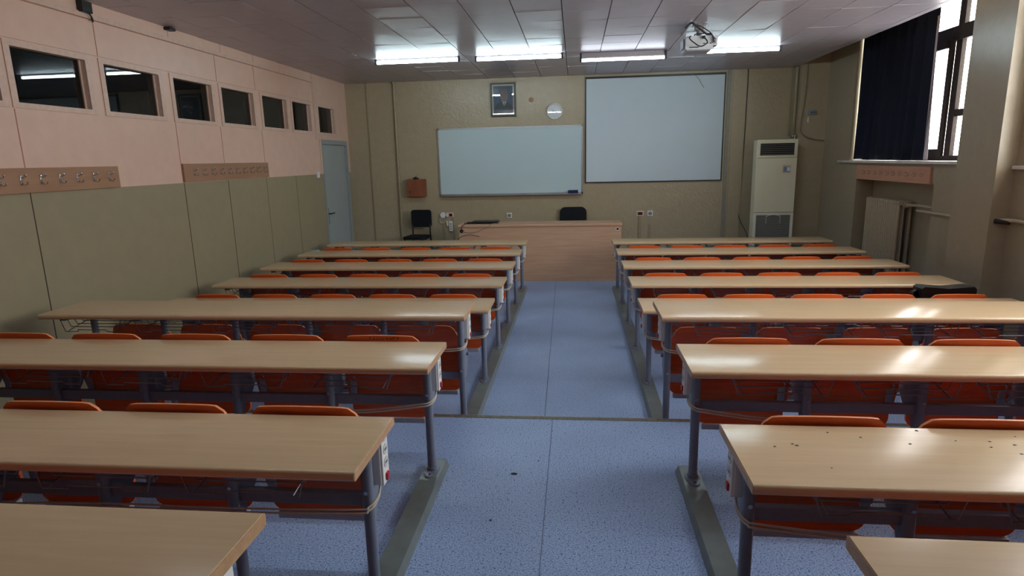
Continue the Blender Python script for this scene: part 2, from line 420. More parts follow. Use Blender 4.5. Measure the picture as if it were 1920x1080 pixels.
window('window_10', W2[0], W2[1], 1.66, 3.66, (2.8, 3.65, 4.55), 'tall brown framed window nearer the camera', [(4.55, W2[1], 2.15)])
tag(MB().box(3.605, XW+.02, 6.15, 9.06, 1.66, 1.69, 0, .004).build('window_sill', 'marble'), 'white marble sill under the curtained window', 'window sill')
tag(MB().box(3.605, XW+.02, W2[0]-.05, 5.57, 1.63, 1.66, 0, .004).build('window_sill', 'marble'), 'white marble sill end at the right edge, beyond the pier', 'window sill')

# ------------------------------------------------------------------ bench desks
DL, DD, TT, PITCH, LEG0, SEAT0 = 2.745, .415, .032, .513, .088, .350
def seat_shapes(s):
    """backrest shell and folded seat pan centred on x=0"""
    W = .445; bk = MB(); nu, nv = 18, 12; zt, zb = .735, .36
    def pt(u, v, side):
        x = u*W/2
        top = zt-.012*u*u-.075*max(0, (abs(u)-.70)/.30)**2.6
        z = zb+(top-zb)*v
        y = .012+.085*((zt-z)/(zt-zb))**1.15-.020*(1-u*u)*.8+.016
        return (x, y+side*.012-.012, z)
    for side in (0, 1):
        o = len(bk.v)
        for j in range(nv+1):
            for i in range(nu+1): bk.v.append(pt(-1+2*i/nu, j/nv, side))
        for j in range(nv):
            for i in range(nu):
                a = o+j*(nu+1)+i; bk.f.append((a, a+1, a+nu+2, a+nu+1)); bk.m.append(0)
    o = (nu+1)*(nv+1)
    for i in range(nu):
        a = nv*(nu+1)+i; bk.f.append((a, a+1, a+1+o, a+o)); bk.m.append(1)
        bk.f.append((i, i+1, i+1+o, i+o)); bk.m.append(0)
    for j in range(nv):
        for i in (0, nu):
            a = j*(nu+1)+i; b = a+nu+1; bk.f.append((a, b, b+o, a+o)); bk.m.append(1)
    st = MB(); pl = rrect(-.215, .215, .238, .60, .05)
    st.prism(pl, 1, .118, .131)
    sd = MB(); pl = rrect(-.215, .215, .10, .46, .05); sd.prism(pl, 2, .425, .438)   # let-down seat
    eg = MB().box(-.19, .19, .104, .134, .208, .237, 0, .004)
    return bk, st, eg, sd
MESHES = {}
def make_desk(s, H, seats=True, long_cable=False, down=None, inset=0.):
    """s=-1 desk runs to the left of the aisle, s=+1 to the right; origin: aisle end, far edge, row floor"""
    root = thing('bench_desk', '', 'desk')
    X = lambda d: s*d
    # tabletop with postformed long edges
    r = .013; z0, z1 = H-TT, H; pl = []
    for cy_, cz_, a in ((0-r, z1-r, 0), (-DD+r, z1-r, 90), (-DD+r, z0+r, 180), (0-r, z0+r, 270)):
        for k in range(6):
            t = math.radians(a+18*k); pl.append((cy_+r*math.cos(t), cz_+r*math.sin(t)))
    tp = MB(); tp.prism(pl, 0, X(0), X(DL)); top = tp.build('tabletop', 'beech', root, True)
    MB().box(X(-.0015), X(.0005), -DD+.004, -.004, z0+.003, z1-.003).build('end_band', 'beech_edge', top)
    # legs with foot flange and gusset
    dh = H-.707
    for k in range(6):
        lx = X(LEG0+PITCH*k+(inset if k == 0 else 0)); b = .035 if k in (0,) else 0
        lg = MB().tube([(lx, -.08, b), (lx, -.08, z0)], .0215, 14)
        lg.box(lx-.02, lx+.02, -.33, -.06, z0-.03, z0, 0, .004)
        lo = lg.build('leg', 'steel', root, True)
        fm = MB().disc((lx, -.08, b), .036, 2, .006, 20, 0, .085).tube([(lx, -.08, b+.006), (lx, -.08, b+.022)], .027, 14)
        for yy in (-.145, -.015): fm.disc((lx, yy, b+.006), .008, 2, .006, 8, 1)
        fm.build('foot_flange', ['steel', 'chrome'], lo, True)
        if seats:
            gs = MB().prism([(-.085, .62), (-.045, .63), (.06, .60), (.115, .53), (.115, .44), (.06, .38), (.0, .36), (-.05, .26), (-.085, .25)], 0, lx-.004, lx+.004)
            gs.tube([(lx-.02, .075, .52), (lx+.02, .075, .52)], .013, 10)
            gs.build('gusset_plate', 'steel', lo)
            MB().tube([(lx, -.104, .455), (lx, -.098, .455)], .008, 8).build('bolt', 'chrome', lo)
    if seats:
        MB().box(X(LEG0), X(LEG0+PITCH*5), -.075, -.045, .388, .438, 0, .004).build('crossbeam', 'steel', root)
        for k in range(5):
            cx = X(SEAT0+PITCH*k)
            if 'bk' not in MESHES: MESHES['bk'] = seat_shapes(1)
            bk, st, eg, sd = MESHES['bk']
            def place(mb, name, mats, par, sm=False):
                q = MB(); q.v = [(x+cx, y, z) for x, y, z in mb.v]; q.f = mb.f; q.m = mb.m; return q.build(name, mats, par, sm)
            bo = place(bk, 'backrest', ['orange', 'orange_edge'], root, True)
            so = place(sd if down == k else st, 'seat', 'orange', root, True)
            if down != k: place(eg, 'seat_edge_strip', 'lightsteel', so)
            hx = X(LEG0+PITCH*(k+1)-.066)-.0175
            hb = MB().box(hx, hx+.035, .07, .078, .36, .60, 0, .002).box(hx-(.045 if s > 0 else 0)+(0 if s > 0 else -.0)-(0 if s > 0 else .03), hx+.035+(.03 if s > 0 else 0), .078, .098, .44, .475)
            hb.tube([(hx-.004, .068, .50), (hx+.04, .068, .50)], .006, 6).tube([(hx+.006, .066, .525), (hx+.032, .066, .475)], .005, 6)
            hb.build('seat_hinge', 'lightsteel', root)
    # wire book baskets under the top
    for k in range(5):
        c = SEAT0+.05+PITCH*k; bs = MB(); a, b = c-.185, c+.185
        for i, yy in enumerate((-.34, -.29, -.24, -.19, -.14)):
            zz = z0-.085+.007*i; dx = .03-.004*i
            pts = [(X(a-.03), yy, z0-.002), (X(a), yy, zz)]
            if i == 0: pts = [(X(a-.03), yy, z0-.002), (X(a), yy, zz-.012), (X(a+.075), yy, zz-.012), (X(a+.09), yy, zz), (X(b-.09), yy, zz), (X(b-.09), yy, zz-.012), (X(b), yy, zz-.012)]
            else: pts.append((X(b), yy, zz))
            pts.append((X(b+.03), yy, z0-.002)); bs.tube(pts, .0028, 6)
        for d in (a+.02, b-.02):
            bs.tube([(X(d), -.34, z0-.094), (X(d), -.14, z0-.056), (X(d), -.10, z0-.002)], .0028, 6)
        bs.build('wire_basket', 'wire', root)
    # socket strip on the aisle leg
    zs0, zs1 = z0-.215, z0-.004
    sb = MB().box(X(.043), X(.082), -.056, -.004, zs0, zs1, 0, .005).box(X(.036), X(.046), -.052, .016, zs0-.004, zs1, 0, .004)
    sb.box(X(.046), X(.082), -.004, .012, zs0+.01, zs1, 0, .003)
    sp = sb.build('power_strip', 'white_pl', root); sp.location.x = X(inset)
    for i in range(3):
        zc = zs1-.034-.050*i
        sk = MB().disc((X(.036), -.018, zc), .0205, 0, -s*.002, 16, 0).box(X(.0335), X(.0338), -.030, -.006, zc-.003, zc+.003, 1)
        sk.build('socket', ['socket_pl', 'black_pl'], sp)
    MB().box(X(.036), X(.028), -.03, -.006, zs0+.008, zs0+.036, 0, .002).build('switch', 'red_pl', sp)
    # mains cable looping round the leg
    if long_cable:
        P = [(X(.06), -.02, zs0), (X(.058), -.06, zs0-.035), (X(.078), -.106, zs0-.055), (X(.14), -.118, zs0-.062),
             (X(.6), -.125, zs0-(.068 if s < 0 else .10)), (X(1.2), -.125, zs0-(.07 if s < 0 else .14)), (X(1.9), -.125, zs0-(.11 if s < 0 else .16)), (X(2.6), -.12, zs0-.16)]
    else:
        P = [(X(.06), -.02, zs0), (X(.056), -.06, zs0-.025), (X(.078), -.106, zs0-.042), (X(.13), -.116, zs0-.05),
             (X(.35), -.10, zs0-.085), (X(.56), -.095, min(.37, zs0-.10)), (X(.9), -.095, min(.36, zs0-.11))]
    for q in ((0, 0, 0), (0, -.006, -.011)):
        MB().tube(spline([(p[0]+q[0], p[1]+q[1], p[2]+q[2]) for p in P], 6), .0042, 6).build('mains_cable', 'cable', root, True)
    return root

ROWS = {1: (8.469, 0, .707, False), 2: (7.555, 0, .707, True), 3: (6.642, 0, .707, True), 4: (5.729, 0, .707, True), 5: (4.815, 0, .707, True),
        6: (3.857, 0, .907, True), 7: (2.941, HP, .707, True), 8: (2.017, HP, .707, True), 9: (1.085, HP, .907, True)}
ORD = {1: 'front row nearest the teacher desk', 2: 'second row from the front', 3: 'third row from the front',
       4: 'fourth row from the front', 5: 'fifth row from the front', 6: 'sixth row, just beyond the floor step',
       7: 'seventh row, first on the step', 8: 'second nearest the viewer', 9: 'nearest the viewer, cut off'}
for s, side, xe in ((-1, 'left', -.654), (1, 'right', .491)):
    protos = {}
    for k, (y, z, H, seats) in ROWS.items():
        key = (H, seats, k == 8, (s == 1 and k == 5), k == 9)
        if key in protos: o = copy_tree(protos[key])
        else:
            o = make_desk(s, H, seats, k == 8, 4 if key[3] else None, .06 if k == 9 else 0.); protos[key] = o
        o.location = (xe+(-.0 if k != 9 else .015), y, z)
        tag(o, 'beech bench desk %s of the aisle, %s' % (side, ORD[k]), 'desk', 'bench desks in rows')
        if k == 8 and s == 1: R8 = o
        if k == 7 and s == -1: L7 = o
# scribble on a backrest, crumbs on a top
q = MB(); rr = random.Random(5); x = -.42
for i in range(9):
    x += .016+.004*rr.random(); z = .712; ya = .0035
    q.tube([(x, ya, z), (x+.006*rr.uniform(-1, 1), ya-.0005, z+.016)], .0018, 5)
    q.tube([(x, ya, z+.012*rr.random()), (x+.01, ya, z+.014*rr.random())], .0015, 5)
q.build('ink_scribble', 'ink', L7)
q = MB(); rr = random.Random(11)
for (x, y) in ((.13, -.17), (.19, -.15), (.2, -.16), (.33, -.06), (.42, -.09), (.55, -.13), (.70, -.10), (.78, -.14), (.80, -.10), (.86, -.12), (.9, -.06), (1.0, -.2), (.25, -.3), (.62, -.03), (.84, -.18)):
    w_ = rr.uniform(.0015, .0045); q.ball((x, y, .7075), (w_*1.6, w_, .0012), 8)
q.build('pencil_crumbs', 'black_pl', R8)

# floor rails under the aisle legs
for s, xc, side in ((-1, -.742, 'left'), (1, .579, 'right')):
    for a, b, z, lab in ((3.64, 8.52, 0, 'on the lower floor'), (.9, 2.98, HP, 'nearer the viewer')):
        rl = MB(); e = -s
        rl.prism([(xc-s*.066, z), (xc-s*.05, z+.035), (xc+s*.045, z+.035), (xc+s*.05, z)], 1, a, b)
        tag(rl.build('floor_rail', 'rail'), 'grey steel rail on the %s side of the aisle, %s' % (side, lab), 'rail', 'aisle floor rails')

# ------------------------------------------------------------------ teacher desk and what stands around it
td = thing('teacher_desk', 'wide wooden teacher desk with solid front panel facing the rows', 'desk', (-.53, 9.03, 0))
MB().box(-1.215, 1.21, -.01, .45, .825, .86, 0, .003).build('tabletop', 'desk_wood', td)
MB().box(-1.205, 1.20, .005, .025, .0, .825).build('front_panel', 'desk_wood', td)
MB().box(-1.205, -1.18, .025, .44, .17, .825).build('side_panel', 'desk_wood', td)
MB().box(1.175, 1.20, .025, .44, .17, .825).build('side_panel', 'desk_wood', td)
tag(MB().disc((1.145, .005, .775), .026, 1, -.003, 20).disc((1.145, .002, .775), .018, 1, -.002, 20, 1).build('cable_grommet', ['white_pl', 'black_pl'], td), 'white cable grommet')
MB().disc((-1.165, .005, .765), .028, 1, -.003, 20).build('cable_grommet', 'black_pl', td)
lp = thing('laptop', 'closed black laptop lying on the left end of the teacher desk', 'laptop', (-1.36, 9.24, .86))
MB().box(-.19, .2, -.13, .12, .004, .022, 0, .004).build('base', 'black_pl', lp)
MB().box(-.19, .2, -.12, .12, .024, .038, 0, .004).build('lid', 'leather', lp)
MB().box(-.27, -.19, -.11, -.05, .0, .03, 0, .008).build('docking_plug', 'black_pl', lp)
tag(MB().tube(spline([(-1.67, 9.13, .872), (-1.60, 9.10, .868), (-1.55, 9.14, .868), (-1.62, 9.18, .868), (-1.66, 9.12, .868), (-1.64, 9.04, .868), (-1.68, 9.012, .84), (-1.695, 9.015, .77)], 8), .006, 6).build('power_cable', 'cable_d', None, True), 'dark cable coiled beside the laptop and dropping into the desk grommet', 'cable')
tag(MB().tube(spline([(-1.15, 9.12, .868), (-1.24, 9.03, .868), (-1.30, 9.005, .83), (-1.45, 8.985, .76), (-1.58, 8.98, .745), (-1.69, 9.01, .76)], 8), .005, 6).build('network_cable', 'cable_o', None, True), 'grey cable sagging in front of the teacher desk', 'cable')
tag(MB().tube(spline([(-1.42, 8.99, .69), (-1.56, 8.985, .715), (-1.66, 8.99, .70), (-1.73, 8.99, .66), (-1.80, 9.02, .56), (-1.84, 9.05, .4), (-1.86, 9.05, .17)], 8), .0045, 6).build('extension_cable', 'cable_d', None, True), 'thin cable hanging off the left corner of the teacher desk', 'cable')

def stack_chair(name, label, loc, rz, w, rounded, zs=.46, zb0=.58, zb1=.86):
    c = thing(name, label, 'chair', loc, None, rz)
    MB().prism(rrect(-w/2, w/2, -.20, .20, .05), 2, zs-.04, zs).build('seat', 'black_fab', c, True)
    b = MB(); pl = rrect(-w/2+.01, w/2-.01, zb0, zb1, .045 if not rounded else .09, 6)
    b.prism(pl, 1, .20, .235); b.build('backrest', 'black_fab', c, True)
    for sx in (-1, 1):
        MB().tube(spline([(sx*(w/2-.03), .21, zb0+.06), (sx*(w/2-.03), .19, zs), (sx*(w/2-.01), .22, 0)], 5), .0125, 8).build('leg', 'black_pl', c, True)
        MB().tube([(sx*(w/2-.03), -.16, zs-.03), (sx*(w/2-.02), -.19, 0)], .0125, 8).build('leg', 'black_pl', c, True)
    MB().tube([(-w/2+.03, .0, zs-.055), (w/2-.03, .0, zs-.055)], .01).build('stretcher', 'black_pl', c)
    return c
stack_chair('padded_chair', 'black padded chair against the front wall under the wooden box', (-2.53, 9.62, .17), -.12, .36, False)
stack_chair('teacher_chair', 'black chair with rounded back behind the teacher desk', (-.035, 9.72, .17), 0, .45, True, .46, .46, .862)

# ------------------------------------------------------------------ things on the front wall
wb = thing('whiteboard', 'wide white dry erase board with grey metal frame', 'whiteboard', (-1.045, YF, 1.237))
MB().box(-1.15, 1.15, -.014, 0, .02, 1.055).build('writing_surface', 'wb', wb)
f = MB().box(-1.165, 1.165, -.022, 0, 1.05, 1.073).box(-1.165, -1.143, -.022, 0, 0, 1.073).box(1.143, 1.165, -.022, 0, 0, 1.073).box(-1.165, 1.165, -.022, 0, 0, .028)
f.build('frame', 'alu', wb)
MB().prism([(-.022, 0), (-.085, -.004), (-.085, .012), (-.078, .012), (-.078, .004), (-.022, .012)], 0, -1.14, 1.15).build('pen_tray', 'alu', wb)
tag(MB().box(-.115, .045, YF-.078, YF-.03, 1.244, 1.30, 0, .006).build('board_eraser', 'eraser'), 'blue felt eraser on the whiteboard tray', 'eraser')
ps = thing('projection_screen', 'large white projection screen with black border on the front wall', 'projection screen', (1.212, YF, 1.405))
MB().box(-1.04, 1.04, -.02, 0, .015, 1.585).build('screen_surface', 'screen', ps)
MB().box(-1.057, 1.057, -.026, 0, 0, .016).box(-1.057, 1.057, -.026, 0, 1.582, 1.612).box(-1.057, -1.041, -.026, 0, .016, 1.582).box(1.04, 1.057, -.026, 0, .016, 1.582).build('border', 'black_pl', ps)
MB().tube(spline([(.60, -.024, 1.582), (.66, -.03, 1.52), (.69, -.03, 1.46), (.735, -.028, 1.40)], 6), .004, 5).build('loose_cord', 'cable_o', ps)
pc = thing('framed_portrait', 'dark framed portrait of a man in a suit, high above the whiteboard', 'picture', (-1.128, YF, 2.465))
hw, hh = .2, .517
f = MB()
for a in ((-hw, hw, -.03, 0, 0, .028), (-hw, hw, -.03, 0, hh-.028, hh), (-hw, -hw+.028, -.03, 0, .028, hh-.028), (hw-.028, hw, -.03, 0, .028, hh-.028)): f.box(*a)
f.build('picture_frame', 'frame_d', pc)
f = MB()
for a in ((-hw+.028, hw-.028, -.02, 0, .028, .05), (-hw+.028, hw-.028, -.02, 0, hh-.05, hh-.028), (-hw+.028, -hw+.045, -.02, 0, .05, hh-.05), (hw-.045, hw-.028, -.02, 0, .05, hh-.05)): f.box(*a)
f.build('mount', 'mat_g', pc)
pt = MB().box(-hw+.045, hw-.045, -.012, 0, .05, hh-.05)
pt.prism([(-.15, .05), (-.15, .12), (-.10, .20), (-.02, .235), (.06, .235), (.12, .19), (.153, .11), (.153, .05)], 1, -.0125, -.012, 1)
pt.prism([(-.02, .235), (.015, .16), (.055, .235)], 1, -.013, -.0125, 2)
pt.prism([(.008, .215), (.015, .15), (.026, .215)], 1, -.0133, -.013, 1)
pt.disc((.015, -.0128, .315), .062, 1, -.0008, 24, 3, .092)
pt.prism([(-.05, .33), (-.052, .40), (-.01, .425), (.05, .42), (.077, .39), (.078, .34), (.06, .385), (.01, .39), (-.035, .375)], 1, -.0142, -.0136, 4)
pt.disc((-.008, -.0137, .332), .008, 1, -.0005, 8, 4, .004).disc((.045, -.0137, .332), .008, 1, -.0005, 8, 4, .004).box(.0, .038, -.0142, -.0137, .268, .273, 4)
pt.build('painting', ['pic_bg', 'pic_suit', 'pic_white', 'pic_skin', 'pic_hair'], pc)
MB().box(-hw+.028, hw-.028, -.0235, -.0215, .028, hh-.028).build('cover_glass', 'glass', pc)
tag(MB().disc((-.686, YF, 2.712), .04, 1, -.012, 24).disc((-.686, YF-.012, 2.712), .028, 1, -.004, 20).build('blank_cover', 'board_wood'), 'round beige blanking cover between portrait and clock', 'wall cover')
ck = thing('wall_clock', 'round white wall clock above the whiteboard corner', 'clock', (-.32, YF, 2.524))
rm = MB(); n_ = 40
for ring, (ra, ya) in enumerate(((.122, 0), (.122, -.03), (.112, -.036), (.106, -.03))):
    rm.v += [(ra*math.cos(2*PI*k/n_), ya, ra*math.sin(2*PI*k/n_)) for k in range(n_)]
for i in range(3):
    for k in range(n_): rm.f.append((i*n_+k, i*n_+(k+1) % n_, (i+1)*n_+(k+1) % n_, (i+1)*n_+k)); rm.m.append(0)
rm.build('rim', 'white_pl', ck, True)
MB().disc((0, -.012, 0), .11, 1, -.004, 40).build('face', 'clockface', ck)
tk = MB()
for k in range(12):
    a = 2*PI*k/12; L = .02 if k % 3 == 0 else .012
    tk.tube([(.095*math.sin(a), -.0165, .095*math.cos(a)), ((.095-L)*math.sin(a), -.0165, (.095-L)*math.cos(a))], .002, 4)
tk.build('hour_marks', 'black_pl', ck)
MB().tube([(0, -.018, 0), (-.045, -.018, .022)], .0028, 5).tube([(0, -.019, 0), (.075, -.019, -.022)], .002, 5).build('hands', 'black_pl', ck)
MB().disc((0, -.028, 0), .108, 1, -.002, 40).build('cover_glass', 'glass', ck)
cb = thing('wall_cabinet', 'small reddish wooden box mounted on the front wall', 'cabinet', (-2.58, YF, 1.235))
MB().box(-.15, .15, -.10, 0, 0, .285, 0, .004).build('body', 'cab_wood', cb)
dd = MB().box(-.146, .146, -.116, -.101, .004, .281, 0, .003).build('door', 'cab_wood', cb)
MB().disc((-.105, -.116, .085), .011, 1, -.004, 12).build('lock', 'black_pl', dd)
tag(MB().box(-2.63, -2.55, YF-.09, YF-.02, 1.52, 1.545, 0, .006).box(-2.605, -2.575, YF-.07, YF-.04, 1.545, 1.56, 0, .004).build('adapter', 'black_pl'), 'small black adapter on top of the wooden wall box', 'adapter')

# sockets, conduits and pipes on the front wall
def plate(name, label, x, z, w, h, mats, hole=None, cat='socket'):
    p = MB().box(x-w/2, x+w/2, YF-.012, YF, z-h/2, z+h/2, 0, .003); o = tag(p.build(name, mats[0]), label, cat)
    if hole == 'round':
        q = MB().disc((x, YF-.012, z), h*.36, 1, -.002, 18); q.disc((x-.01, YF-.014, z), .003, 1, -.001, 8, 1).disc((x+.01, YF-.014, z), .003, 1, -.001, 8, 1)
        q.build('socket_ring', ['grille', 'black_pl'], o)
    elif hole == 'dark': MB().box(x-w*.32, x+w*.32, YF-.014, YF-.012, z-h*.3, z+h*.26).build('window', 'darkred', o)
    return o
plate('wall_socket', 'white wall socket above the middle of the teacher desk', -1.075, .905, .085, .085, ['white_pl'], 'round')
plate('wall_socket', 'white wall socket under the projection screen', 1.19, .908, .085, .085, ['white_pl'], 'round')
plate('network_socket', 'beige socket with dark red window under the projection screen', 1.032, .91, .115, .08, ['beige_pl'], 'dark')
pl_ = plate('network_socket', 'beige socket with dark red window beside the black padded chair', -2.06, .927, .12, .08, ['beige_pl'], 'dark')
MB().disc((-2.10, YF-.012, .925), .026, 1, -.035, 16).build('plug', 'white_pl', pl_)
tag(MB().disc((-2.175, YF, .925), .048, 1, -.03, 20).disc((-2.175, YF-.03, .925), .03, 1, -.01, 20).build('round_socket', 'white_pl'), 'round white socket with plug beside the black padded chair', 'socket')
tag(MB().box(-2.125, -2.09, YF-.03, YF, .74, .83, 0, .004).build('junction_box', 'beige_pl'), 'narrow cream switch box on the wall beside the padded chair', 'switch box')
ex = tag(MB().box(-2.075, -2.02, YF-.035, YF, .66, .82, 0, .005).build('extension_socket', 'white_pl'), 'white vertical extension socket left of the teacher desk', 'extension socket')
for z in (.70, .74, .78): MB().disc((-2.047, YF-.035, z), .015, 1, -.002, 14).build('socket_hole', 'grille', ex)
tag(MB().tube(spline([(-2.18, YF-.03, .885), (-2.23, YF-.03, .86), (-2.22, YF-.02, .80), (-2.16, YF-.02, .80), (-2.13, YF-.02, .83), (-2.09, YF-.02, .86), (-2.06, YF-.02, .80)], 6), .007, 6).build('socket_cable', 'cable', None, True), 'cream cable looping between sockets beside the padded chair', 'cable')
def conduit(name, label, x, z0, z1, w, m='pipe_ol', y=YF, cat='conduit'):
    return tag(MB().box(x-w/2, x+w/2, y-.014, y, z0, z1, 0, .003).build(name, m), label, cat)
conduit('cable_conduit', 'beige conduit below the round socket beside the chair', -2.165, .17, .80, .03)
conduit('cable_conduit', 'beige conduit dropping left of the teacher desk', -2.0, .17, .885, .026)
conduit('cable_conduit', 'beige conduit below the dark red socket under the screen', 1.032, .17, .87, .05)
conduit('cable_conduit', 'short conduit stub below the white socket under the screen', 1.185, .17, .74, .045)
conduit('wall_batten', 'thin vertical batten on the front wall nearest the door', -3.34, .0, ZC, .022, 'pipe_ol', YF, 'batten')
conduit('wall_batten', 'grey vertical strip beside the right edge of the projection screen', 2.325, .0, ZC, .05, 'strip_ol', YF, 'batten')
tag(MB().tube([(-2.885, YF-.018, .0), (-2.885, YF-.018, ZC)], .02, 10).tube([(-2.885, YF-.018, ZC-.03), (-2.885, YF-.018, ZC)], .032, 10).build('riser_pipe', 'pipe_ol', None, True), 'olive painted vertical pipe between the door and the wooden box', 'pipe')
conduit('wall_batten', 'flat beige pilaster strip right of the projection screen', 2.48, .0, ZC, .2, 'wall_f', YF, 'batten')
tag(MB().tube(spline([(2.595, YF-.008, ZC), (2.59, YF-.008, 2.2), (2.575, YF-.008, 1.3), (2.56, YF-.008, .90), (2.58, YF-.05, .78), (2.63, YF-.25, .6), (2.66, 9.52+.2, .45)], 6), .006, 6).build('cooler_cable', 'cable_d', None, True), 'thin dark cable running down the wall left of the air conditioner', 'cable')

# floor standing air conditioner
ac = thing('air_conditioner', 'tall cream floor standing air conditioner in the front corner', 'air conditioner', (2.93, 9.5, .0))
hwA = .285; ZT = 2.0
MB().box(-hwA, hwA, .0, .18, .17, ZT, 0, .012).build('casing', 'ac', ac)
up_ = MB().box(-hwA, hwA, -.022, .0, 1.74, ZT, 0, .006).build('outlet_panel', 'ac', ac)
MB().box(-.24, .235, -.026, -.021, 1.775, 1.945).build('outlet_recess', 'black_pl', up_)
for k in range(6): MB().box(-.238, .233, -.036, -.026, 1.785+.027*k, 1.789+.027*k).build('louvre', 'grille', up_)
fp = MB().box(-hwA, hwA, -.022, 0, .945, 1.735, 0, .005).build('front_panel', 'ac', ac)
dp = MB().box(.085, .205, -.026, -.021, 1.515, 1.635, 0, .002).build('control_panel', 'beige_pl', fp)
MB().box(.10, .19, -.0275, -.026, 1.53, 1.61).box(.15, .19, -.0285, -.0275, 1.545, 1.60, 1).build('display', ['lcd', 'white_pl'], dp)
gp = MB()
gp.box(-hwA, -hwA+.04, -.022, 0, .17, .94).box(hwA-.04, hwA, -.022, 0, .17, .94).box(-hwA+.04, hwA-.04, -.022, 0, .905, .94).box(-hwA+.04, hwA-.04, -.022, 0, .17, .21)
gpo = gp.build('intake_frame', 'ac2', ac)
MB().box(-hwA+.04, hwA-.04, -.006, -.001, .21, .905).build('intake_recess', 'black_pl', gpo)
g = MB()
for k in range(34): g.box(-hwA+.04, hwA-.04, -.018, -.007, .214+.0205*k, .229+.0205*k)
g.build('intake_grille', 'grille', gpo)
MB().tube(spline([(-.10, -.02, .885), (-.05, -.024, .905), (.0, -.026, .91), (.05, -.024, .905), (.10, -.02, .885)], 5), .006, 6).tube([(-.10, -.02, .89), (-.10, -.02, .78)], .003, 5).tube([(.10, -.02, .89), (.10, -.02, .78)], .003, 5).build('grille_handle', 'ac2', gpo, True)
MB().box(-hwA+.02, hwA-.02, .01, .17, .0, .17).build('plinth', 'grille', ac)
tag(MB().tube([(3.235, 9.70, 1.98), (3.235, 9.70, 2.06)], .022, 10).ball((3.20, 9.69, 2.045), .024).build('pipe_fitting', 'chrome', None, True), 'small metal pipe fitting above the air conditioner', 'pipe fitting')
tag(MB().box(3.225, 3.265, 9.80, 9.99, 2.06, ZC-.01, 0, .01).build('pipe_duct', 'pipe_ol'), 'grey duct strip rising from the air conditioner to the ceiling', 'duct')

# corner pier: socket box, stub, cable
sx = thing('wall_socket', 'small grey double socket box on the corner pier', 'socket', (3.44, 9.68, 2.375))
MB().box(-.045, .045, -.04, 0, -.03, .03, 0, .004).build('housing', 'lcd', sx)
MB().disc((-.018, -.04, 0), .010, 1, -.002, 10).disc((.02, -.04, 0), .010, 1, -.002, 10).build('socket_hole', 'black_pl', sx)
tag(MB().box(3.385, 3.405, 9.665, 9.68, 2.235, 2.31, 0, .004).build('cable_clip', 'white_pl'), 'white cable clip stub below the grey socket box', 'cable clip')
tag(MB().tube(spline([(3.335, 9.668, 3.05), (3.33, 9.665, 2.7), (3.30, 9.665, 2.35), (3.29, 9.66, 2.15), (3.36, 9.65, 2.04), (3.52, 9.655, 1.985), (3.63, 9.665, 1.975)], 8), .009, 6).build('hanging_cable', 'cable_o', None, True), 'beige cable drooping across the corner pier', 'cable')

# ------------------------------------------------------------------ coat hook boards
def hook(mb_mat, par, x, y, z, side):
    h = MB(); e = side; k_ = .8 if side > 0 else .55; z0_ = z
    h.box(x, x+e*.006, y-.009, y+.009, z-.035, z+.04, 0, .002)
    h.tube(spline([(x+e*.004, y, z+.02), (x+e*.03, y, z+.022), (x+e*.048, y, z+.036)], 5), .0055, 7).ball((x+e*.05, y, z+.042), (.010, .014, .010), 10)
    h.tube(spline([(x+e*.004, y, z-.022), (x+e*.03, y, z-.04), (x+e*.052, y, z-.034), (x+e*.06, y, z-.012)], 5), .005, 7)
    h.v = [(x+(a-x)*k_, y+(b-y)*k_, z0_+(c-z0_)*k_) for a, b, c in h.v]
    return h.build('coat_hook', 'chrome', par, True)
def hookboard(label, x, side, y0, y1, z0, z1, mat, ys):
    t_ = thing('coat_rack', label, 'coat rack', (x, (y0+y1)/2, z0), 'coat hook boards')
    oy = (y0+y1)/2
    MB().box(0, side*.022, y0-oy, y1-oy, 0, z1-z0, 0, .003).build('board', mat, t_)
    for y in ys: hook(None, t_, side*.022, y-oy, (z1-z0)*.52, side)
hookboard('brown coat hook board on the left wall, nearer the camera and cut off', XL, 1, 3.03, 4.70, 1.655, 1.822, 'board_wood', [3.16+.1585*k for k in range(10)])
hookboard('brown coat hook board on the left wall, the one nearer the door', XL, 1, 5.55, 7.19, 1.662, 1.833, 'board_wood', [5.70+.152*k for k in range(10)])
hookboard('pinkish coat hook board under the window on the right wall', XR, -1, 6.80, 8.49, 1.455, 1.63, 'board_wood2', [6.93+.147*k for k in range(10)])

# light switch by the door, dark bracket near the ceiling, clip
tag(MB().box(XL, XL+.014, 8.625, 8.705, 1.605, 1.69, 0, .003).box(XL+.014, XL+.018, 8.632, 8.664, 1.613, 1.682).box(XL+.014, XL+.018, 8.666, 8.698, 1.613, 1.682).build('light_switch', 'white_pl'), 'white double light switch beside the door', 'switch')
br = thing('camera_bracket', 'black bracket with cable high on the left wall', 'bracket', (XL, 4.60, 2.94))
MB().box(0, .05, -.05, .05, .02, .10, 0, .004).build('mounting_plate', 'black_pl', br)
MB().tube(spline([(.03, .02, .03), (.04, .04, -.005), (.02, .07, -.03), (.006, .06, .02)], 6), .006, 6).build('cable', 'cable_d', br, True)
tag(MB().box(XL, XL+.06, 5.55, 5.64, 3.02, 3.045, 0, .004).build('ceiling_clip', 'black_pl'), 'small black clip where left wall meets ceiling', 'clip')

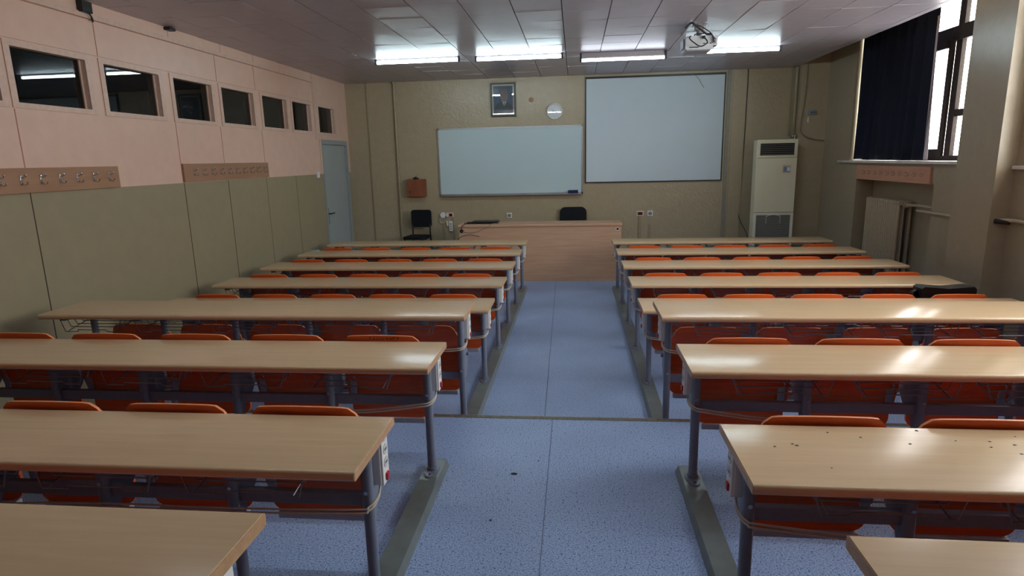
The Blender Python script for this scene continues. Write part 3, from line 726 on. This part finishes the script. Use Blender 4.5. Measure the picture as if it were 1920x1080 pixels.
# ------------------------------------------------------------------ ceiling lamps
def lamp(label, xa, xb, y, dim=False, tm='tube'):
    xc = (xa+xb)/2; L = (xb-xa)/2
    t_ = thing('fluorescent_lamp', label, 'ceiling lamp', (xc, y, ZC), 'fluorescent ceiling lamps')
    MB().box(-L-.005, L+.005, -.014 if not dim else -.03, .022, -.02, .0, 0, .004).build('housing', 'batten', t_)
    for e in (-1, 1): MB().box(e*(L+.005), e*(L-.018), -.026-(.026 if dim else 0), .026, -.064-(.034 if dim else 0), .0, 0, .004).build('end_cap', 'batten_d', t_)
    tz = -.078 if dim else -.04
    MB().tube([(-L+.02, 0, tz), (L-.02, 0, tz)], .017, 12).build('tube', 'tube2' if dim else tm, t_, True)
    if dim:
        MB().prism([(-.03, -.0), (-.045, -.06), (-.04, -.06), (-.026, -.0)], 0, -L+.0, L-.0).build('reflector', 'batten', t_)
lamp('leftmost of the four lit fluorescent ceiling lamps', -2.46, -1.408, 7.80)
lamp('lit fluorescent ceiling lamp above the portrait, second from left', -1.216, -.149, 7.85)
lamp('dim fluorescent ceiling lamp with grey reflector left of the projector', .063, 1.093, 7.98, True)
lamp('lit fluorescent ceiling lamp at the right, beside the projector', 1.302, 2.417, 7.95)

for xa in (-2.39, -1.19, .06, 1.27):  # out-of-view lamp row, added to brighten the desks nearest the camera
    lamp('unseen ceiling lamp added over the rear desks to brighten them', xa, xa+1.03, 2.9, False, 'tube3')
# ------------------------------------------------------------------ projector
pj = thing('projector', 'white projector hanging from the ceiling near the right lamp', 'projector', (1.205, 6.42, 2.80))
bd = MB(); bd.prism([(-.135, .0), (.10, .0), (.155, .035), (.155, .118), (.145, .125), (-.135, .125), (-.145, .118), (-.145, .012)], 1, -.02, .24)
bd.build('body', 'proj', pj)
MB().box(-.125, .10, -.0, .22, -.008, .0).build('base_plate', 'projd', pj)
MB().box(-.16, -.144, .03, .2, .02, .11, 0, .004).build('vent_side', 'lcd', pj)
MB().tube([(-.05, .24, .06), (-.05, .27, .06)], .035, 16).build('lens', 'black_pl', pj)
rp = MB().box(-.11, -.02, -.024, -.02, .018, .026).box(.115, .145, -.024, -.02, .02, .03)
for x_ in (.02, .05, .08): rp.box(x_, x_+.018, -.023, -.02, .05, .058)
rp.build('vent_slots', 'black_pl', pj)
MB().box(.005, .035, -.045, -.02, .095, .12, 0, .003).build('power_plug', 'black_pl', pj)
MB().box(.105, .14, -.03, -.02, .05, .1, 0, .003).build('video_plug', 'projd', pj)
MB().box(-.06, .06, .04, .16, .235, .248, 0, .003).box(-.04, .04, .06, .14, .195, .235, 0, .004).tube([(0, .1, .13), (0, .1, .235)], .026, 12).box(-.09, .09, .03, .17, .124, .132).build('ceiling_mount', 'projd', pj)
MB().tube(spline([(1.235, 6.38, 2.90), (1.25, 6.33, 2.85), (1.19, 6.32, 2.815), (1.13, 6.33, 2.85), (1.09, 6.37, 2.90), (1.11, 6.41, 2.926)], 8), .006, 6).tube(spline([(1.14, 6.42, 2.928), (1.16, 6.43, 2.945), (1.22, 6.44, 2.95), (1.29, 6.41, 2.94), (1.33, 6.385, 2.89)], 8), .005, 6).build('power_lead', 'cable_d', pj, True, (-1.205, -6.42, -2.80))
MB().tube(spline([(1.07, 6.50, 3.02), (1.10, 6.36, 3.035), (1.16, 6.37, 3.0), (1.25, 6.40, 2.94), (1.30, 6.42, 2.93)], 8), .010, 6).tube(spline([(1.11, 6.37, 3.035), (1.2, 6.38, 3.0), (1.29, 6.38, 2.94), (1.325, 6.38, 2.86)], 8), .005, 6).build('signal_lead', 'cable_d', pj, True, (-1.205, -6.42, -2.80))
tag(MB().tube([(1.1, 6.37, ZC-.008), (1.1, 6.95, ZC-.008)], .006, 6).build('ceiling_cable', 'cable_d'), 'dark cable lying along a ceiling joint toward the projector', 'cable')

# ------------------------------------------------------------------ curtain
cu = thing('curtain', 'dark navy curtain drawn across the far half of the window', 'curtain', (3.70, 7.885, 1.695))
q = MB(); nu, nv = 90, 14; Hc = 1.9
for j in range(nv+1):
    v = j/nv
    for i in range(nu+1):
        u = i/nu; y = -.76+1.66*u-.02*math.sin(v*3)*(1-u)
        q.v.append((.028*math.sin(u*52+.6*math.sin(v*2.2))*(.6+.4*math.sin(u*9)) + .012*math.sin(u*17+1), y, Hc*v+(.006*math.sin(u*23) if j == 0 else 0)+.006))
for j in range(nv):
    for i in range(nu):
        a = j*(nu+1)+i; q.f.append((a, a+1, a+nu+2, a+nu+1)); q.m.append(0)
cl = q.build('cloth', 'curtain', cu, True); md = cl.modifiers.new('thick', 'SOLIDIFY'); md.thickness = .004
q = MB(); nu, nv = 10, 10
for j in range(nv+1):
    v = j/nv
    for i in range(nu+1):
        u = i/nu; q.v.append((.022+.006*math.sin(u*7), -.735-(.02+.075*(1-v)**1.3)*(1-u), .006+1.45*v))
for j in range(nv):
    for i in range(nu):
        a = j*(nu+1)+i; q.f.append((a, a+1, a+nu+2, a+nu+1)); q.m.append(0)
ln = q.build('lining', 'lining', cu, True); md = ln.modifiers.new('thick', 'SOLIDIFY'); md.thickness = .003
MB().tube([(.0, -.85, 1.925), (.0, .85, 1.925)], .012, 10).build('curtain_rail', 'alu', cu)

# ------------------------------------------------------------------ radiator, pipes
rd = thing('radiator', 'cream column radiator in the niche under the curtained window', 'radiator', (3.76, 7.86, 0))
ns = 16; pr = .0505
for k in range(ns):
    y = -.38+pr*k; q = MB()
    for x in (-.065, 0., .062):
        q.tube([(x, y, .34), (x, y, .37), (x, y, 1.19), (x, y, 1.22)], [.012, .0185, .0185, .012], 10)
    q.box(-.083, .08, y-.0215, y+.0215, .325, .375, 0, .012).box(-.083, .08, y-.0215, y+.0215, 1.185, 1.238, 0, .014)
    q.build('radiator_section', 'rad', rd, True)
MB().tube([(0, -.43, 1.19), (0, -.40, 1.19)], .03, 12).ball((0, -.45, 1.19), .028).build('valve', 'rad', rd, True)
for y in (-.3, .3): MB().box(.0, .11, y-.012, y+.012, 1.05, 1.08).build('wall_bracket', 'rad', rd)
tag(MB().tube(spline([(3.76, 7.39, 1.19), (3.75, 7.2, 1.205), (3.75, 6.95, 1.205), (3.75, 6.76, 1.20)], 5), .016, 10).build('heating_pipe', 'rad', None, True), 'cream heating pipe leaving the radiator inside the niche', 'pipe')
tag(MB().tube([(3.63, 6.97, 1.17), (3.63, 6.14, 1.17)], .014, 10).build('heating_pipe', 'rad', None, True), 'short cream pipe on the wall between niche and pier', 'pipe')
tag(MB().tube([(3.72, 7.36, .4), (3.72, 7.38, 1.16)], .012, 8).build('radiator_riser', 'black_pl', None, True), 'dark vertical pipe beside the radiator', 'pipe')
hp_ = thing('heating_pipe', 'cream heating pipe with dark sleeve at the right edge, beside the pier', 'pipe', (3.56, 5.57, 1.2))
MB().tube([(-.015, .02, 0), (.045, -.07, -.004)], .022, 10).build('sleeve', 'black_pl', hp_, True)
MB().tube(spline([(.0, .01, .006), (.04, -.07, .012), (.065, -.16, .012), (.068, -.6, .0), (.068, -2.5, -.01)], 6), .017, 10).build('pipe', 'rad', hp_, True)

# ------------------------------------------------------------------ bag, litter, scrap
bg = thing('briefcase', 'black leather bag standing on a seat in the fifth row, right side', 'bag', (2.90, 5.05, .44))
MB().box(-.2, .2, -.06, .06, .0, .285, 0, .028).build('body', 'leather', bg, True)
MB().prism([(-.2, .215), (-.2, .30), (-.18, .315), (-.12, .31), (0, .30), (.12, .31), (.185, .315), (.203, .295), (.2, .215)], 1, -.066, .064).build('flap', 'leather', bg)
MB().tube(spline([(-.19, 0, .27), (-.245, -.01, .26), (-.235, -.02, .15), (-.2, -.02, .1)], 6), .012, 8).build('strap', 'leather', bg, True)
for x_, y_, z_, a_ in ((-.318, 2.906, HP, .03), (-.385, 2.48, HP, .012), (-.2, 3.05, HP, .008), (-.93, 4.75, 0, .03)):
    q = MB().ball((0, 0, .003), (a_*.6, a_*.28, .003), 8)
    tag(q.build('litter_scrap', 'black_pl', None, False, (x_, y_, z_)), {.03: 'larger dark scrap on the floor', .012: 'small dark scrap on the aisle floor', .008: 'tiny dark speck on the aisle floor'}[a_]+(' under the desks at left' if x_ < -.9 else ' in front of the step, aisle middle' if a_ == .03 else ', lower of the two' if a_ == .012 else ', upper of the two'), 'litter')
tag(MB().prism(rrect(-3.40, -3.28, 7.48, 7.553, .02), 2, .707, .716).build('plastic_sheet', 'teal'), 'pale teal plastic scrap at the left end of the second row', 'plastic sheet')

# ------------------------------------------------------------------ light
W = bpy.data.worlds.new('overcast_sky'); SC.world = W; W.use_nodes = True
wn = W.node_tree.nodes; bgN = wn['Background']; bgN.inputs['Color'].default_value = (1., .985, .97, 1); bgN.inputs['Strength'].default_value = 6.
def portal(y0, y1, z0, z1):
    l = bpy.data.lights.new('window_portal', 'AREA'); l.shape = 'RECTANGLE'; l.size = z1-z0; l.size_y = y1-y0
    l.cycles.is_portal = True
    o = bpy.data.objects.new('window_portal', l); COL.objects.link(o); o.location = (XW+.1, (y0+y1)/2, (z0+z1)/2)
    o.rotation_euler = (0, PI/2, 0)
portal(W1[0], W1[1], 1.69, 3.66); portal(W2[0], W2[1], 1.66, 3.66)

SC.view_settings.view_transform = 'Standard'; SC.view_settings.look = 'None'; SC.view_settings.gamma = 1
SC.view_settings.use_curve_mapping = False
SC.view_settings.exposure = .95
